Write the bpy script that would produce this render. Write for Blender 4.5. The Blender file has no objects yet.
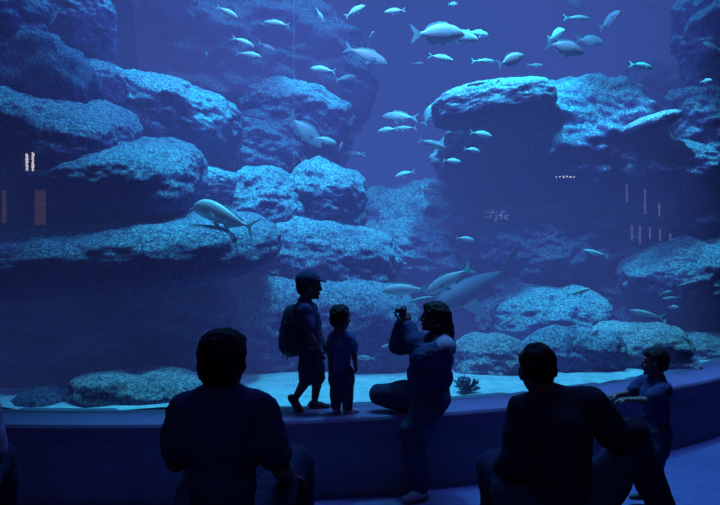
import bpy, bmesh, math, random
import numpy as np
from mathutils import Vector, Matrix, noise

random.seed(7)
PI = math.pi
scene = bpy.context.scene
COL = scene.collection
W, HT = 720, 505
F = 720.0                 # focal length in pixels
EYE = 1.85                # camera height
CX, CY = 360.0, 252.5
TC = Vector((-2.0, 14.16, 0))   # tank axis
R_GLASS, R_LEDGE = 8.5, 8.92
LEDGE_Z = 0.6

def at(px, py, Y):
    return Vector(((px - CX) / F * Y, Y, EYE - (py - CY) / F * Y))

def V(*a):
    return Vector(a)

# ------------------------------------------------------------------ materials
def new_mat(name):
    m = bpy.data.materials.new(name)
    m.use_nodes = True
    nt = m.node_tree
    nt.nodes.clear()
    return m, nt, nt.nodes, nt.links

def principled(name, col, rough=0.8, spec=0.3, bump=0.0, bscale=60, col2=None, nscale=8, metal=0.0):
    m, nt, N, L = new_mat(name)
    out = N.new('ShaderNodeOutputMaterial'); p = N.new('ShaderNodeBsdfPrincipled')
    L.new(p.outputs[0], out.inputs[0])
    p.inputs['Base Color'].default_value = (*col, 1)
    p.inputs['Roughness'].default_value = rough
    p.inputs['Specular IOR Level'].default_value = spec
    p.inputs['Metallic'].default_value = metal
    tc = N.new('ShaderNodeTexCoord')
    if col2 is not None:
        n = N.new('ShaderNodeTexNoise'); n.inputs['Scale'].default_value = nscale; n.inputs['Detail'].default_value = 5
        r = N.new('ShaderNodeValToRGB'); r.color_ramp.elements[0].position = .35; r.color_ramp.elements[1].position = .65
        r.color_ramp.elements[0].color = (*col, 1); r.color_ramp.elements[1].color = (*col2, 1)
        L.new(tc.outputs['Object'], n.inputs['Vector']); L.new(n.outputs['Fac'], r.inputs[0]); L.new(r.outputs[0], p.inputs['Base Color'])
    if bump > 0:
        n = N.new('ShaderNodeTexNoise'); n.inputs['Scale'].default_value = bscale; n.inputs['Detail'].default_value = 4
        b = N.new('ShaderNodeBump'); b.inputs['Strength'].default_value = bump; b.inputs['Distance'].default_value = .01
        L.new(tc.outputs['Object'], n.inputs['Vector']); L.new(n.outputs['Fac'], b.inputs['Height']); L.new(b.outputs[0], p.inputs['Normal'])
    return m

def rock_mat(name, dark, pale, lit_crust, cscale=16.0):
    """rough stone with coralline speckle; upward faces coloured paler to sharpen their top light"""
    m, nt, N, L = new_mat(name)
    out = N.new('ShaderNodeOutputMaterial'); p = N.new('ShaderNodeBsdfPrincipled')
    L.new(p.outputs[0], out.inputs[0])
    p.inputs['Roughness'].default_value = .95; p.inputs['Specular IOR Level'].default_value = .05
    geo = N.new('ShaderNodeNewGeometry'); tc = N.new('ShaderNodeTexCoord')
    pos = geo.outputs['Position']
    n1 = N.new('ShaderNodeTexNoise'); n1.inputs['Scale'].default_value = cscale; n1.inputs['Detail'].default_value = 6; n1.inputs['Roughness'].default_value = .7
    L.new(pos, n1.inputs['Vector'])
    v1 = N.new('ShaderNodeTexVoronoi'); v1.inputs['Scale'].default_value = cscale * 1.1; v1.feature = 'DISTANCE_TO_EDGE'
    mixv = N.new('ShaderNodeMixRGB'); mixv.inputs[0].default_value = .06
    L.new(pos, mixv.inputs[1]); L.new(n1.outputs['Color'], mixv.inputs[2]); L.new(mixv.outputs[0], v1.inputs['Vector'])
    n2 = N.new('ShaderNodeTexNoise'); n2.inputs['Scale'].default_value = 2.2; n2.inputs['Detail'].default_value = 4
    L.new(pos, n2.inputs['Vector'])
    # speckle = noise + worms
    a = N.new('ShaderNodeMath'); a.operation = 'MULTIPLY_ADD'; a.inputs[1].default_value = .6
    L.new(v1.outputs['Distance'], a.inputs[0]); L.new(n1.outputs['Fac'], a.inputs[2])
    r1 = N.new('ShaderNodeValToRGB'); r1.color_ramp.elements[0].position = .46; r1.color_ramp.elements[1].position = .72
    L.new(a.outputs[0], r1.inputs[0])
    # mask of upward faces: top light put into the coralline colour
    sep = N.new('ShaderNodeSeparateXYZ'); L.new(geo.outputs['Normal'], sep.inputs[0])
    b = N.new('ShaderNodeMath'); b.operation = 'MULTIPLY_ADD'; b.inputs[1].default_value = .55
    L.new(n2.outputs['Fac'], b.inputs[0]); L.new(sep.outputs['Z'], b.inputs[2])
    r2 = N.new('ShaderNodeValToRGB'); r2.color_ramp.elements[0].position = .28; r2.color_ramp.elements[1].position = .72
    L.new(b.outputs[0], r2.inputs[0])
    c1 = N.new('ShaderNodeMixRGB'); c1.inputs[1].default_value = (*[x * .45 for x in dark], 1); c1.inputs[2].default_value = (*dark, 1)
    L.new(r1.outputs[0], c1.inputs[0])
    c2 = N.new('ShaderNodeMixRGB'); c2.inputs[1].default_value = (*pale, 1); c2.inputs[2].default_value = (*lit_crust, 1)
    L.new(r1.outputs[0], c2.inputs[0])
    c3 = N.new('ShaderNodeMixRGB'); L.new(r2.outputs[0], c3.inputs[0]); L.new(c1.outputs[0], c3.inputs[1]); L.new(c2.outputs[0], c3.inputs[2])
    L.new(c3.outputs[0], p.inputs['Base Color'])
    bp = N.new('ShaderNodeBump'); bp.inputs['Strength'].default_value = .9; bp.inputs['Distance'].default_value = .05
    L.new(a.outputs[0], bp.inputs['Height']); L.new(bp.outputs[0], p.inputs['Normal'])
    return m

def glass_mat():
    m, nt, N, L = new_mat('aquarium_glass')
    out = N.new('ShaderNodeOutputMaterial'); t = N.new('ShaderNodeBsdfTransparent'); g = N.new('ShaderNodeBsdfGlossy')
    g.inputs['Roughness'].default_value = .0
    mx = N.new('ShaderNodeMixShader'); fr = N.new('ShaderNodeFresnel'); fr.inputs['IOR'].default_value = 1.5
    t.inputs[0].default_value = (.97, .985, 1, 1)
    L.new(fr.outputs[0], mx.inputs[0]); L.new(t.outputs[0], mx.inputs[1]); L.new(g.outputs[0], mx.inputs[2]); L.new(mx.outputs[0], out.inputs[0])
    return m

def seal_mat():
    m, nt, N, L = new_mat('silicone_seal')
    out = N.new('ShaderNodeOutputMaterial'); t = N.new('ShaderNodeBsdfTransparent'); g = N.new('ShaderNodeBsdfTranslucent'); mx = N.new('ShaderNodeMixShader')
    g.inputs[0].default_value = (.7, .9, 1, 1); mx.inputs[0].default_value = .35
    L.new(t.outputs[0], mx.inputs[1]); L.new(g.outputs[0], mx.inputs[2]); L.new(mx.outputs[0], out.inputs[0])
    return m

SIGMA = .19
HAZE = (.046, .092, .39)
def water_mat():
    m, nt, N, L = new_mat('tank_water')
    out = N.new('ShaderNodeOutputMaterial'); a = N.new('ShaderNodeVolumeAbsorption'); e = N.new('ShaderNodeEmission'); s = N.new('ShaderNodeAddShader')
    a.inputs['Color'].default_value = (0, 0, 0, 1); a.inputs['Density'].default_value = SIGMA
    e.inputs['Color'].default_value = (HAZE[0] / HAZE[2], HAZE[1] / HAZE[2], 1, 1); e.inputs['Strength'].default_value = SIGMA * HAZE[2]  # scattered blue light put in as a glow of the water itself
    L.new(a.outputs[0], s.inputs[0]); L.new(e.outputs[0], s.inputs[1]); L.new(s.outputs[0], out.inputs['Volume'])
    return m

def emit_mat(name, col, strength):
    m, nt, N, L = new_mat(name)
    out = N.new('ShaderNodeOutputMaterial'); e = N.new('ShaderNodeEmission')
    e.inputs[0].default_value = (*col, 1); e.inputs[1].default_value = strength
    L.new(e.outputs[0], out.inputs[0])
    return m

def fish_mat(name, back, side, belly, stripe=None, rough=.35):
    """scaled silver skin: back, flank and belly colours along the body's own height"""
    m, nt, N, L = new_mat(name)
    out = N.new('ShaderNodeOutputMaterial'); p = N.new('ShaderNodeBsdfPrincipled'); L.new(p.outputs[0], out.inputs[0])
    p.inputs['Roughness'].default_value = rough; p.inputs['Metallic'].default_value = .0
    tc = N.new('ShaderNodeTexCoord'); sep = N.new('ShaderNodeSeparateXYZ'); L.new(tc.outputs['Object'], sep.inputs[0])
    mr = N.new('ShaderNodeMapRange'); mr.inputs['From Min'].default_value = -.17; mr.inputs['From Max'].default_value = .19
    L.new(sep.outputs['Z'], mr.inputs['Value'])
    r = N.new('ShaderNodeValToRGB'); cr = r.color_ramp
    cr.elements[0].position = .15; cr.elements[0].color = (*belly, 1)
    cr.elements[1].position = .9; cr.elements[1].color = (*back, 1)
    e = cr.elements.new(.5); e.color = (*side, 1)
    if stripe:
        e = cr.elements.new(.63); e.color = (*stripe, 1)
        e = cr.elements.new(.58); e.color = (*side, 1)
    L.new(mr.outputs[0], r.inputs[0])
    v = N.new('ShaderNodeTexVoronoi'); v.inputs['Scale'].default_value = 38
    L.new(tc.outputs['Object'], v.inputs['Vector'])
    mx = N.new('ShaderNodeMixRGB'); mx.blend_type = 'MULTIPLY'; mx.inputs[0].default_value = .25
    L.new(r.outputs[0], mx.inputs[1]); L.new(v.outputs['Distance'], mx.inputs[2])
    L.new(mx.outputs[0], p.inputs['Base Color'])
    b = N.new('ShaderNodeBump'); b.inputs['Strength'].default_value = .15; b.inputs['Distance'].default_value = .01
    L.new(v.outputs['Distance'], b.inputs['Height']); L.new(b.outputs[0], p.inputs['Normal'])
    return m

def fin_mat(name, col):
    m, nt, N, L = new_mat(name)
    out = N.new('ShaderNodeOutputMaterial'); p = N.new('ShaderNodeBsdfPrincipled'); t = N.new('ShaderNodeBsdfTranslucent'); mx = N.new('ShaderNodeMixShader')
    p.inputs['Base Color'].default_value = (*col, 1); p.inputs['Roughness'].default_value = .5; t.inputs[0].default_value = (*col, 1); mx.inputs[0].default_value = .5
    tc = N.new('ShaderNodeTexCoord'); w = N.new('ShaderNodeTexWave'); w.inputs['Scale'].default_value = 14; w.inputs['Distortion'].default_value = 1
    b = N.new('ShaderNodeBump'); b.inputs['Strength'].default_value = .3; b.inputs['Distance'].default_value = .01
    L.new(tc.outputs['Object'], w.inputs['Vector']); L.new(w.outputs['Fac'], b.inputs['Height']); L.new(b.outputs[0], p.inputs['Normal']); L.new(b.outputs[0], t.inputs['Normal'])
    L.new(p.outputs[0], mx.inputs[1]); L.new(t.outputs[0], mx.inputs[2]); L.new(mx.outputs[0], out.inputs[0])
    return m

M = dict(
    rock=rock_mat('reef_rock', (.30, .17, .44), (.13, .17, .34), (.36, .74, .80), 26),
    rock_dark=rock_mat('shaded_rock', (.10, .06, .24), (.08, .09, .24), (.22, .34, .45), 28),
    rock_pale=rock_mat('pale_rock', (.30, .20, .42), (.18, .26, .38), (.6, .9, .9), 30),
    glass=glass_mat(), water=water_mat(),
    sand=principled('white_sand', (.34, .60, .66), .95, .05, 1, 35, (.5, .82, .85), 9),
    ledge=principled('painted_ledge', (.115, .095, .21), .7, .2, .25, 90, (.135, .11, .25), 3),
    ledge_face=principled('ledge_front', (.09, .11, .20), .75, .2, .3, 70, (.11, .13, .24), 4),
    carpet=principled('dark_carpet', (.08, .08, .22), .9, .1, .6, 160, (.10, .10, .26), 12),
    wall=principled('dark_wall', (.03, .03, .05), .9, .1, .2, 30),
    tank_wall=principled('tank_wall', (.05, .06, .14), .9, .1, .4, 6, (.07, .08, .17), 1.5),
    seal=seal_mat(),
    skin=principled('skin', (.12, .055, .065), .6, .3, .1, 150),
    hair=principled('dark_hair', (.009, .007, .013), .7, .12, .8, 120),
    shirt_navy=principled('navy_shirt', (.026, .032, .10), .9, .1, .4, 120),
    shirt_blue=principled('blue_shirt', (.05, .06, .19), .9, .1, .4, 120),
    shirt_pale=principled('pale_shirt', (.30, .32, .48), .9, .1, .4, 120),
    lit_shoulder=principled('top_lit_cloth', (.16, .16, .27), .9, .1, .4, 120),  # paler shoulder cloth: overhead light put into its colour
    shirt_dark=principled('dark_jacket', (.022, .022, .045), .9, .1, .5, 90),
    trousers=principled('dark_trousers', (.03, .035, .085), .9, .1, .4, 110),
    shorts=principled('dark_shorts', (.025, .03, .075), .9, .1, .4, 110),
    shorts_pale=principled('pale_shorts', (.26, .28, .5), .9, .1, .4, 110),
    shoe=principled('dark_shoe', (.03, .03, .05), .6, .3),
    shoe_pale=principled('pale_shoe', (.3, .32, .42), .6, .3),
    cap=principled('cap_cloth', (.025, .03, .08), .85, .1, .3, 200),
    pack=principled('backpack_cloth', (.02, .022, .055), .8, .2, .5, 90),
    camera_body=principled('camera_body', (.02, .02, .025), .4, .5),
    eye=principled('eye_dark', (.01, .01, .012), .15, .6),
    white=principled('watch_face', (.85, .9, .95), .2, .6),
    coral_pink=principled('pink_coral', (.5, .16, .24), .9, .1, .5, 60),
    coral=principled('bush_coral', (.16, .2, .3), .9, .1, .5, 60),
    step=principled('step_carpet', (.03, .03, .06), .95, .05, .4, 100),
    lamp_white=emit_mat('white_tube', (1, .9, .95), 14.0),
    glow_warm=emit_mat('warm_glow', (1, .56, .26), .8),  # added glow standing in for an orange-lit opening
    lamp_cool=emit_mat('cool_tube', (.62, .6, 1), 1.3),
    metal=principled('lamp_metal', (.08, .08, .09), .4, .5, metal=.8),
    fish_silver=fish_mat('silver_fish', (.45, .66, .70), (.62, .74, .76), (.75, .85, .87)),
    fish_jack=fish_mat('jack_fish', (.5, .8, .8), (.5, .62, .68), (.7, .82, .85)),
    fish_grey=fish_mat('grey_fish', (.30, .45, .52), (.45, .55, .62), (.55, .65, .70)),
    fish_teal=fish_mat('teal_backed_fish', (.05, .9, .66), (.40, .50, .58), (.5, .6, .66)),
    fish_dark=fish_mat('dark_headed_fish', (.02, .60, .42), (.10, .10, .18), (.14, .16, .24)),
    shark_skin=principled('shark_skin', (.10, .085, .15), .6, .2, .3, 40),
    fin=fin_mat('pale_fin', (.55, .8, .82)),
    fin_teal=fin_mat('teal_fin', (.05, .95, .75)),
    fin_grey=fin_mat('grey_fin', (.35, .48, .55)),
)

# ------------------------------------------------------------------ mesh helpers
def link(name, me, mat, parent=None, smooth=True):
    o = bpy.data.objects.new(name, me)
    COL.objects.link(o)
    if mat: me.materials.clear(); me.materials.append(mat)
    if smooth and len(me.polygons):
        me.polygons.foreach_set('use_smooth', [True] * len(me.polygons))
    if parent is not None: o.parent = parent
    return o

def tag(o, label=None, cat=None, group=None, kind=None):
    if label: o['label'] = label
    if cat: o['category'] = cat
    if group: o['group'] = group
    if kind: o['kind'] = kind
    return o

def empty(name, loc, label, cat, group=None):
    o = bpy.data.objects.new(name, None); COL.objects.link(o)
    o.location = loc; o.empty_display_size = .1
    return tag(o, label, cat, group)

def mesh(name, verts, faces):
    me = bpy.data.meshes.new(name)
    me.from_pydata([tuple(v) for v in verts], [], faces); me.update()
    return me

_ICO = {}
def ico(sub):
    if sub not in _ICO:
        bm = bmesh.new(); bmesh.ops.create_icosphere(bm, subdivisions=sub, radius=1)
        _ICO[sub] = (np.array([v.co[:] for v in bm.verts]), [tuple(v.index for v in f.verts) for f in bm.faces])
        bm.free()
    return _ICO[sub]

class Prims:
    """a bag of overlapping round shapes, blended into one continuous skin (distance field, then surface nets)"""
    def __init__(self): self.p = []
    def ell(self, c, radii, axes=None, sub=3):
        A = np.eye(3) if axes is None else np.array([a[:] for a in axes])
        self.p.append(('e', np.array(c[:], float), np.array(radii, float), A)); return self
    def cap(self, p0, p1, r0, r1):
        self.p.append(('c', np.array(p0[:], float), np.array(p1[:], float), float(r0), float(r1))); return self
    def chain(self, pts, rs):
        for i in range(len(pts) - 1): self.cap(pts[i], pts[i + 1], rs[i], rs[i + 1])
        return self
    def build(self, name, mat, parent=None, voxel=.006, smooth=4, wob=0.0, wscale=20, blend=.45, kmax=.03):
        lo = []; hi = []
        for q in self.p:
            if q[0] == 'e':
                r = np.sqrt(((q[3] * q[2][:, None]) ** 2).sum(0)); lo.append(q[1] - r); hi.append(q[1] + r)
            else:
                r = max(q[3], q[4]); lo.append(np.minimum(q[1], q[2]) - r); hi.append(np.maximum(q[1], q[2]) + r)
        o0 = np.min(lo, 0) - voxel * 4; n = np.ceil((np.max(hi, 0) + voxel * 4 - o0) / voxel).astype(int) + 1
        D = np.full(n, 1.0, np.float32)
        for q, l, h in zip(self.p, lo, hi):
            rm = min(q[2]) if q[0] == 'e' else min(q[3], q[4])
            k = min(kmax, blend * rm); pad = max(k, voxel * 3)
            a = np.maximum(np.floor((l - pad - o0) / voxel).astype(int), 0); b = np.minimum(np.ceil((h + pad - o0) / voxel).astype(int) + 1, n)
            ax = [(o0[e] + voxel * np.arange(a[e], b[e])).astype(np.float32) for e in range(3)]
            X_, Y_, Z_ = ax[0][:, None, None], ax[1][None, :, None], ax[2][None, None, :]
            c = q[1].astype(np.float32); X_, Y_, Z_ = X_ - c[0], Y_ - c[1], Z_ - c[2]
            if q[0] == 'e':
                A = q[3].astype(np.float32); R_ = q[2].astype(np.float32); k0 = 0; k1 = 0
                for e in range(3):
                    w = (X_ * A[e, 0] + Y_ * A[e, 1] + Z_ * A[e, 2]) / R_[e]
                    w *= w; k0 = k0 + w; k1 = k1 + w / R_[e] ** 2
                k0 = np.sqrt(k0); k1 = np.sqrt(k1) + 1e-9
                d = k0 * (k0 - 1) / k1; d[k0 < 1e-3] = -rm
            else:
                ab = (q[2] - q[1]).astype(np.float32); L2 = float((ab ** 2).sum()) + 1e-12
                t = np.clip((X_ * ab[0] + Y_ * ab[1] + Z_ * ab[2]) / L2, 0, 1)
                d = np.sqrt((X_ - t * ab[0]) ** 2 + (Y_ - t * ab[1]) ** 2 + (Z_ - t * ab[2]) ** 2) - (q[3] + (q[4] - q[3]) * t)
            sl = tuple(slice(a[i], b[i]) for i in range(3)); c = D[sl]
            hh = np.maximum(k - np.abs(c - d), 0) / k
            D[sl] = np.minimum(c, d) - hh * hh * k * .25
        V_, F_ = surface_nets(D, o0, voxel)
        m2 = mesh(name, V_, F_)
        if wob:
            nv = len(m2.vertices); no = np.empty(nv * 3, np.float32); co = np.empty(nv * 3, np.float32)
            m2.vertex_normals.foreach_get('vector', no); m2.vertices.foreach_get('co', co)
            k = np.array([noise.fractal(Vector(p) * wscale, .8, 2.0, 3) for p in co.reshape(-1, 3).tolist()])
            m2.vertices.foreach_set('co', (co.reshape(-1, 3) + no.reshape(-1, 3) * wob * k[:, None]).astype(np.float32).ravel()); m2.update()
        ob = link(name, m2, mat)
        if parent is not None:
            ob.parent = parent; ob.matrix_parent_inverse = Matrix.Translation(-Vector(parent.location))
        return ob

def surface_nets(D, o0, h):
    S = D < 0; nx, ny, nz = D.shape; cs = (nx - 1, ny - 1, nz - 1)
    acc = np.zeros(cs + (3,), np.float32); cnt = np.zeros(cs, np.int16)
    corner = [(x, y, z) for x in (0, 1) for y in (0, 1) for z in (0, 1)]
    def sub(A, c): return A[c[0]:c[0] + cs[0], c[1]:c[1] + cs[1], c[2]:c[2] + cs[2]]
    for c in corner:
        for ax in range(3):
            if c[ax]: continue
            e = list(c); e[ax] = 1
            a, b = sub(D, c), sub(D, e); m = sub(S, c) != sub(S, e)
            t = (a / np.where(m, a - b, 1))[m]
            base = np.tile(np.array(c, np.float32), (len(t), 1)); base[:, ax] += t
            acc[m] += base; cnt[m] += 1
    act = cnt > 0; idx = np.full(cs, -1, np.int64); idx[act] = np.arange(act.sum())
    ijk = np.argwhere(act)
    Vv = o0 + h * (ijk + acc[act] / cnt[act][:, None])
    Fs = []
    for ax in range(3):
        u, v = (ax + 1) % 3, (ax + 2) % 3
        s0 = [slice(None)] * 3; s1 = [slice(None)] * 3; s0[ax] = slice(0, -1); s1[ax] = slice(1, None)
        a, b = S[tuple(s0)], S[tuple(s1)]
        E = np.argwhere(a != b); ins = a[tuple(E.T)]
        ok = (E[:, u] > 0) & (E[:, v] > 0) & (E[:, u] < D.shape[u] - 1) & (E[:, v] < D.shape[v] - 1); E = E[ok]; ins = ins[ok]
        def cell(du, dv):
            q = E.copy(); q[:, u] -= du; q[:, v] -= dv; return idx[tuple(q.T)]
        Q = np.stack([cell(1, 1), cell(0, 1), cell(0, 0), cell(1, 0)], 1)
        Q[~ins] = Q[~ins][:, ::-1]; Fs.append(Q)
    return Vv.tolist(), np.concatenate(Fs).tolist()

def arc_pts(r, a0, a1, n):
    """points of the tank circle; angle 0 looks at the visitors, positive to the right"""
    return [(TC.x + r * math.sin(a0 + (a1 - a0) * i / n), TC.y - r * math.cos(a0 + (a1 - a0) * i / n)) for i in range(n + 1)]

def sheet(name, pts, z0, z1, mat, nz=1):
    vs = []; fs = []
    for k in range(nz + 1):
        for x, y in pts: vs.append((x, y, z0 + (z1 - z0) * k / nz))
    n = len(pts)
    for k in range(nz):
        for i in range(n - 1): a = k * n + i; fs.append((a, a + 1, a + n + 1, a + n))
    return link(name, mesh(name, vs, fs), mat)

def box_mesh(name, x0, x1, y0, y1, z0, z1, bevel=0):
    bm = bmesh.new(); bmesh.ops.create_cube(bm, size=1)
    for v in bm.verts: v.co = V((x0 + x1) / 2 + v.co.x * (x1 - x0), (y0 + y1) / 2 + v.co.y * (y1 - y0), (z0 + z1) / 2 + v.co.z * (z1 - z0))
    if bevel: bmesh.ops.bevel(bm, geom=bm.edges[:], offset=bevel, segments=3, affect='EDGES')
    me = bpy.data.meshes.new(name); bm.to_mesh(me); bm.free(); return me

# ------------------------------------------------------------------ people
def frame(f, up=(0, 0, 1)):
    f = Vector(f).normalized(); up = Vector(up)
    u = (up - f * up.dot(f)).normalized(); r = f.cross(u)
    return r, f, u

def hand(P, w, d, n, side, s, curl=.5):
    """w wrist, d towards the fingertips, n where the palm faces, side: +1 if the thumb is on d x n's side"""
    d = Vector(d).normalized(); n = Vector(n); n = (n - d * n.dot(d)).normalized(); lat = d.cross(n) * side
    w = Vector(w)
    P.cap(w, w + d * .05 * s, .024 * s, .026 * s)
    P.ell(w + d * .055 * s, (.05 * s, .041 * s, .017 * s), (d, lat, n))
    for i, (L, o) in enumerate(zip((.070, .079, .073, .058), (.031, .0105, -.0105, -.031))):
        b = w + d * (.088 - abs(o) * .25) * s + lat * o * s
        c = curl * (1 + .12 * i)
        d1 = d * math.cos(c) + n * math.sin(c); d2 = d * math.cos(2.1 * c) + n * math.sin(2.1 * c); d3 = d * math.cos(2.9 * c) + n * math.sin(2.9 * c)
        p1 = b + d1 * L * .48 * s; p2 = p1 + d2 * L * .32 * s; p3 = p2 + d3 * L * .22 * s
        P.chain([b, p1, p2, p3], [.0088 * s, .0082 * s, .0076 * s, .0066 * s])
    b = w + d * .028 * s + lat * .03 * s
    t1 = b + (d * .65 + lat * .7 + n * .25).normalized() * .042 * s
    t2 = t1 + (d * .85 + lat * .3 + n * .45).normalized() * .03 * s
    P.chain([b, t1, t2], [.013 * s, .0105 * s, .0085 * s])

def head(P, c, f, up, k, neck):
    r, f, u = frame(f, up); A = (r, f, u)
    g = lambda x, y, z: c + (r * x + f * y + u * z) * k
    P.ell(g(0, -.008, .015), (.076 * k, .096 * k, .092 * k), A)
    P.ell(g(0, .03, -.045), (.060 * k, .066 * k, .07 * k), A)
    P.ell(g(0, .052, -.088), (.038 * k, .040 * k, .030 * k), A)
    P.ell(g(0, .083, -.104), (.018 * k, .016 * k, .015 * k), A)          # chin
    P.cap(g(0, .092, .012), g(0, .104, -.034), .009 * k, .014 * k)       # nose
    P.cap(g(-.014, .098, -.068), g(.014, .098, -.068), .009 * k, .009 * k)   # lips
    P.cap(g(-.042, .076, .022), g(.042, .076, .022), .013 * k, .013 * k)  # brow
    for s in (-1, 1):
        P.ell(g(s * .080, -.006, -.022), (.011 * k, .020 * k, .032 * k), A, 2)
        P.ell(g(s * .036, .072, -.035), (.024 * k, .022 * k, .022 * k), A, 2)  # cheek
    P.cap(neck, g(0, -.018, -.045), .052 * k, .05 * k)
    return g, A

def person(name, label, base, J, s=1.0, hk=1.0, girth=1.0, voxel=.006, hair='short', shirt='shirt_navy', legs='trousers', leg_len='long', sleeve='short',
           shoes='shoe', hands=None, bare_arm=None, bulk=1.0, hair_mat='hair', cap=False):
    root = empty(name, base, label, 'person')
    B = Prims()
    c, f, up = J['head'], J['face'], J.get('headup', (0, 0, 1))
    neck = J['neck']
    g, A = head(B, c, f, up, hk, neck)
    shL, shR, hipL, hipR = J['shL'], J['shR'], J['hipL'], J['hipR']
    ms, mh = (shL + shR) / 2, (hipL + hipR) / 2
    u = (ms - mh).normalized(); L = (ms - mh).length
    r = (shR - shL); r = (r - u * r.dot(u)).normalized(); fw = u.cross(r)
    T = (r, fw, u); hwid = (shR - shL).length / 2
    G = girth * s
    def torso(P, e, lower=True):
        P.ell(mh + u * L * .74, (hwid * .95 + e, .118 * G + e, L * .34 + e * .5), T)
        P.ell(mh + u * L * .42, (hwid * .84 * (.6 + .4 * girth) + e, .112 * G * girth + e, L * .36), T)
        if lower: P.ell(mh + u * L * .06, (hwid * .9 * (.7 + .3 * girth) + e, .122 * G + e, .12 * s + e), T)
        P.cap(shL, shR, .052 * s + e, .052 * s + e)
        P.cap(shL, neck - u * .01, .045 * s + e, .05 * hk + e * .6); P.cap(shR, neck - u * .01, .045 * s + e, .05 * hk + e * .6)
    torso(B, 0)
    for S in 'LR':
        sh, el, wr, hip, kn, an = (J[k + S] for k in ('sh', 'el', 'wr', 'hip', 'kn', 'an'))
        B.chain([sh, sh.lerp(el, .45), el, el.lerp(wr, .3), wr], [.052 * s, .046 * s, .037 * s, .039 * s, .026 * s])
        B.chain([hip, hip.lerp(kn, .4), kn, kn.lerp(an, .3), an], [.085 * G, .077 * G, .053 * s, .055 * s, .036 * s])
        t = J['toe' + S]
        B.cap(an - V(0, 0, .025 * s), an + t * .13 * s - V(0, 0, .04 * s), .034 * s, .025 * s)
        hd = (hands or {}).get(S)
        if hd is None:
            d = (wr - el).normalized(); nn = r * (1 if S == 'L' else -1)
            hd = (d, nn, .45)
        # the thumb sits on the forward side of a hanging hand
        dd = Vector(hd[0]).normalized(); nn = Vector(hd[1])
        lat = dd.cross(nn); side = hd[3] if len(hd) > 3 else (1 if lat.dot(fw) >= 0 else -1)
        hand(B, wr, dd, nn, side, s, hd[2])
    B.build('body', M['skin'], root, voxel, 3)
    for sd in (-1, 1):
        v, fc = ico(2); me = mesh('eye', [g(sd * .031, .083, -.002) + Vector(q) * .0115 * hk for q in v], fc)
        o = link('eye', me, M['eye']); o.parent = root; o.matrix_parent_inverse = Matrix.Translation(-root.location)
    # shirt
    e = .014 * s * bulk
    P = Prims(); torso(P, e, True)
    for S in 'LR':
        sh, el, wr = J['sh' + S], J['el' + S], J['wr' + S]
        if sleeve == 'short': P.chain([sh, sh.lerp(el, .45), sh.lerp(el, .72)], [.056 * s + e, .054 * s + e, .052 * s + e])
        else: P.chain([sh, sh.lerp(el, .45), el, el.lerp(wr, .5), el.lerp(wr, .92)], [.056 * s + e, .052 * s + e, .046 * s + e, .043 * s + e, .034 * s + e])
    P.build('jacket' if shirt == 'shirt_dark' else 'shirt', M[shirt], root, voxel * 1.3, 4, .010 * s, 9 / s)
    # lower clothes
    P = Prims(); e = .012 * s * bulk
    P.ell(mh + u * L * .04, (hwid * .92 * (.7 + .3 * girth) + e, .126 * G + e, .115 * s + e), T)
    for S in 'LR':
        hip, kn, an = J['hip' + S], J['kn' + S], J['an' + S]
        if leg_len == 'long': P.chain([hip, hip.lerp(kn, .4), kn, kn.lerp(an, .3), kn.lerp(an, .93)], [.088 * G + e, .08 * G + e, .058 * s + e, .06 * s + e, .05 * s + e])
        else: P.chain([hip, hip.lerp(kn, .5), hip.lerp(kn, .97)], [.088 * G + e, .08 * G + e, .072 * s + e])
    P.build('trousers' if leg_len == 'long' else 'shorts', M[legs], root, voxel * 1.3, 4, .008 * s, 9 / s)
    for S in 'LR':
        an = J['an' + S]; t = Vector(J['toe' + S]).normalized(); P = Prims()
        dn = V(0, 0, -1); dn = (dn - t * dn.dot(t)).normalized()
        P.cap(an + dn * .035 * s - t * .03 * s, an + dn * .042 * s + t * .07 * s, .042 * s, .04 * s)
        P.cap(an + dn * .042 * s + t * .07 * s, an + dn * .05 * s + t * .15 * s, .04 * s, .03 * s)
        P.cap(an + dn * .01 * s, an + dn * .03 * s, .043 * s, .045 * s)
        P.build('shoe', M[shoes], root, voxel * 1.2, 3)
    # hair
    if hair:
        P = Prims()
        if hair == 'short':
            P.ell(g(0, -.02, .028), (.083 * hk, .097 * hk, .091 * hk), A)
            P.ell(g(0, -.052, -.03), (.070 * hk, .056 * hk, .062 * hk), A)
            P.ell(g(0, .03, .068), (.062 * hk, .058 * hk, .036 * hk), A)
        elif hair == 'thick':
            P.ell(g(0, -.018, .032), (.094 * hk, .108 * hk, .098 * hk), A)
            P.ell(g(0, -.05, -.035), (.084 * hk, .064 * hk, .07 * hk), A)
            P.ell(g(0, .03, .08), (.07 * hk, .062 * hk, .042 * hk), A)
            for q in (-1, 1): P.ell(g(q * .07, 0, -.01), (.022 * hk, .04 * hk, .05 * hk), A)
        elif hair == 'cropped':
            P.ell(g(0, -.014, .022), (.079 * hk, .096 * hk, .090 * hk), A)
            P.ell(g(0, -.05, -.02), (.066 * hk, .052 * hk, .055 * hk), A)
        elif hair == 'long':
            P.ell(g(0, -.018, .026), (.090 * hk, .104 * hk, .096 * hk), A)
            P.ell(g(0, .035, .07), (.062 * hk, .055 * hk, .038 * hk), A)
            P.chain([g(0, -.06, -.02), g(0, -.085, -.12), g(0, -.105, -.22), g(0, -.12, -.33)], [.078 * hk, .07 * hk, .06 * hk, .03 * hk])
            for q in (-1, 1): P.chain([g(q * .07, -.02, -.01), g(q * .078, -.045, -.1), g(q * .06, -.085, -.2)], [.03 * hk, .04 * hk, .032 * hk])
        P.build('hair', M[hair_mat], root, voxel, 2, .008 * hk, 26)
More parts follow.
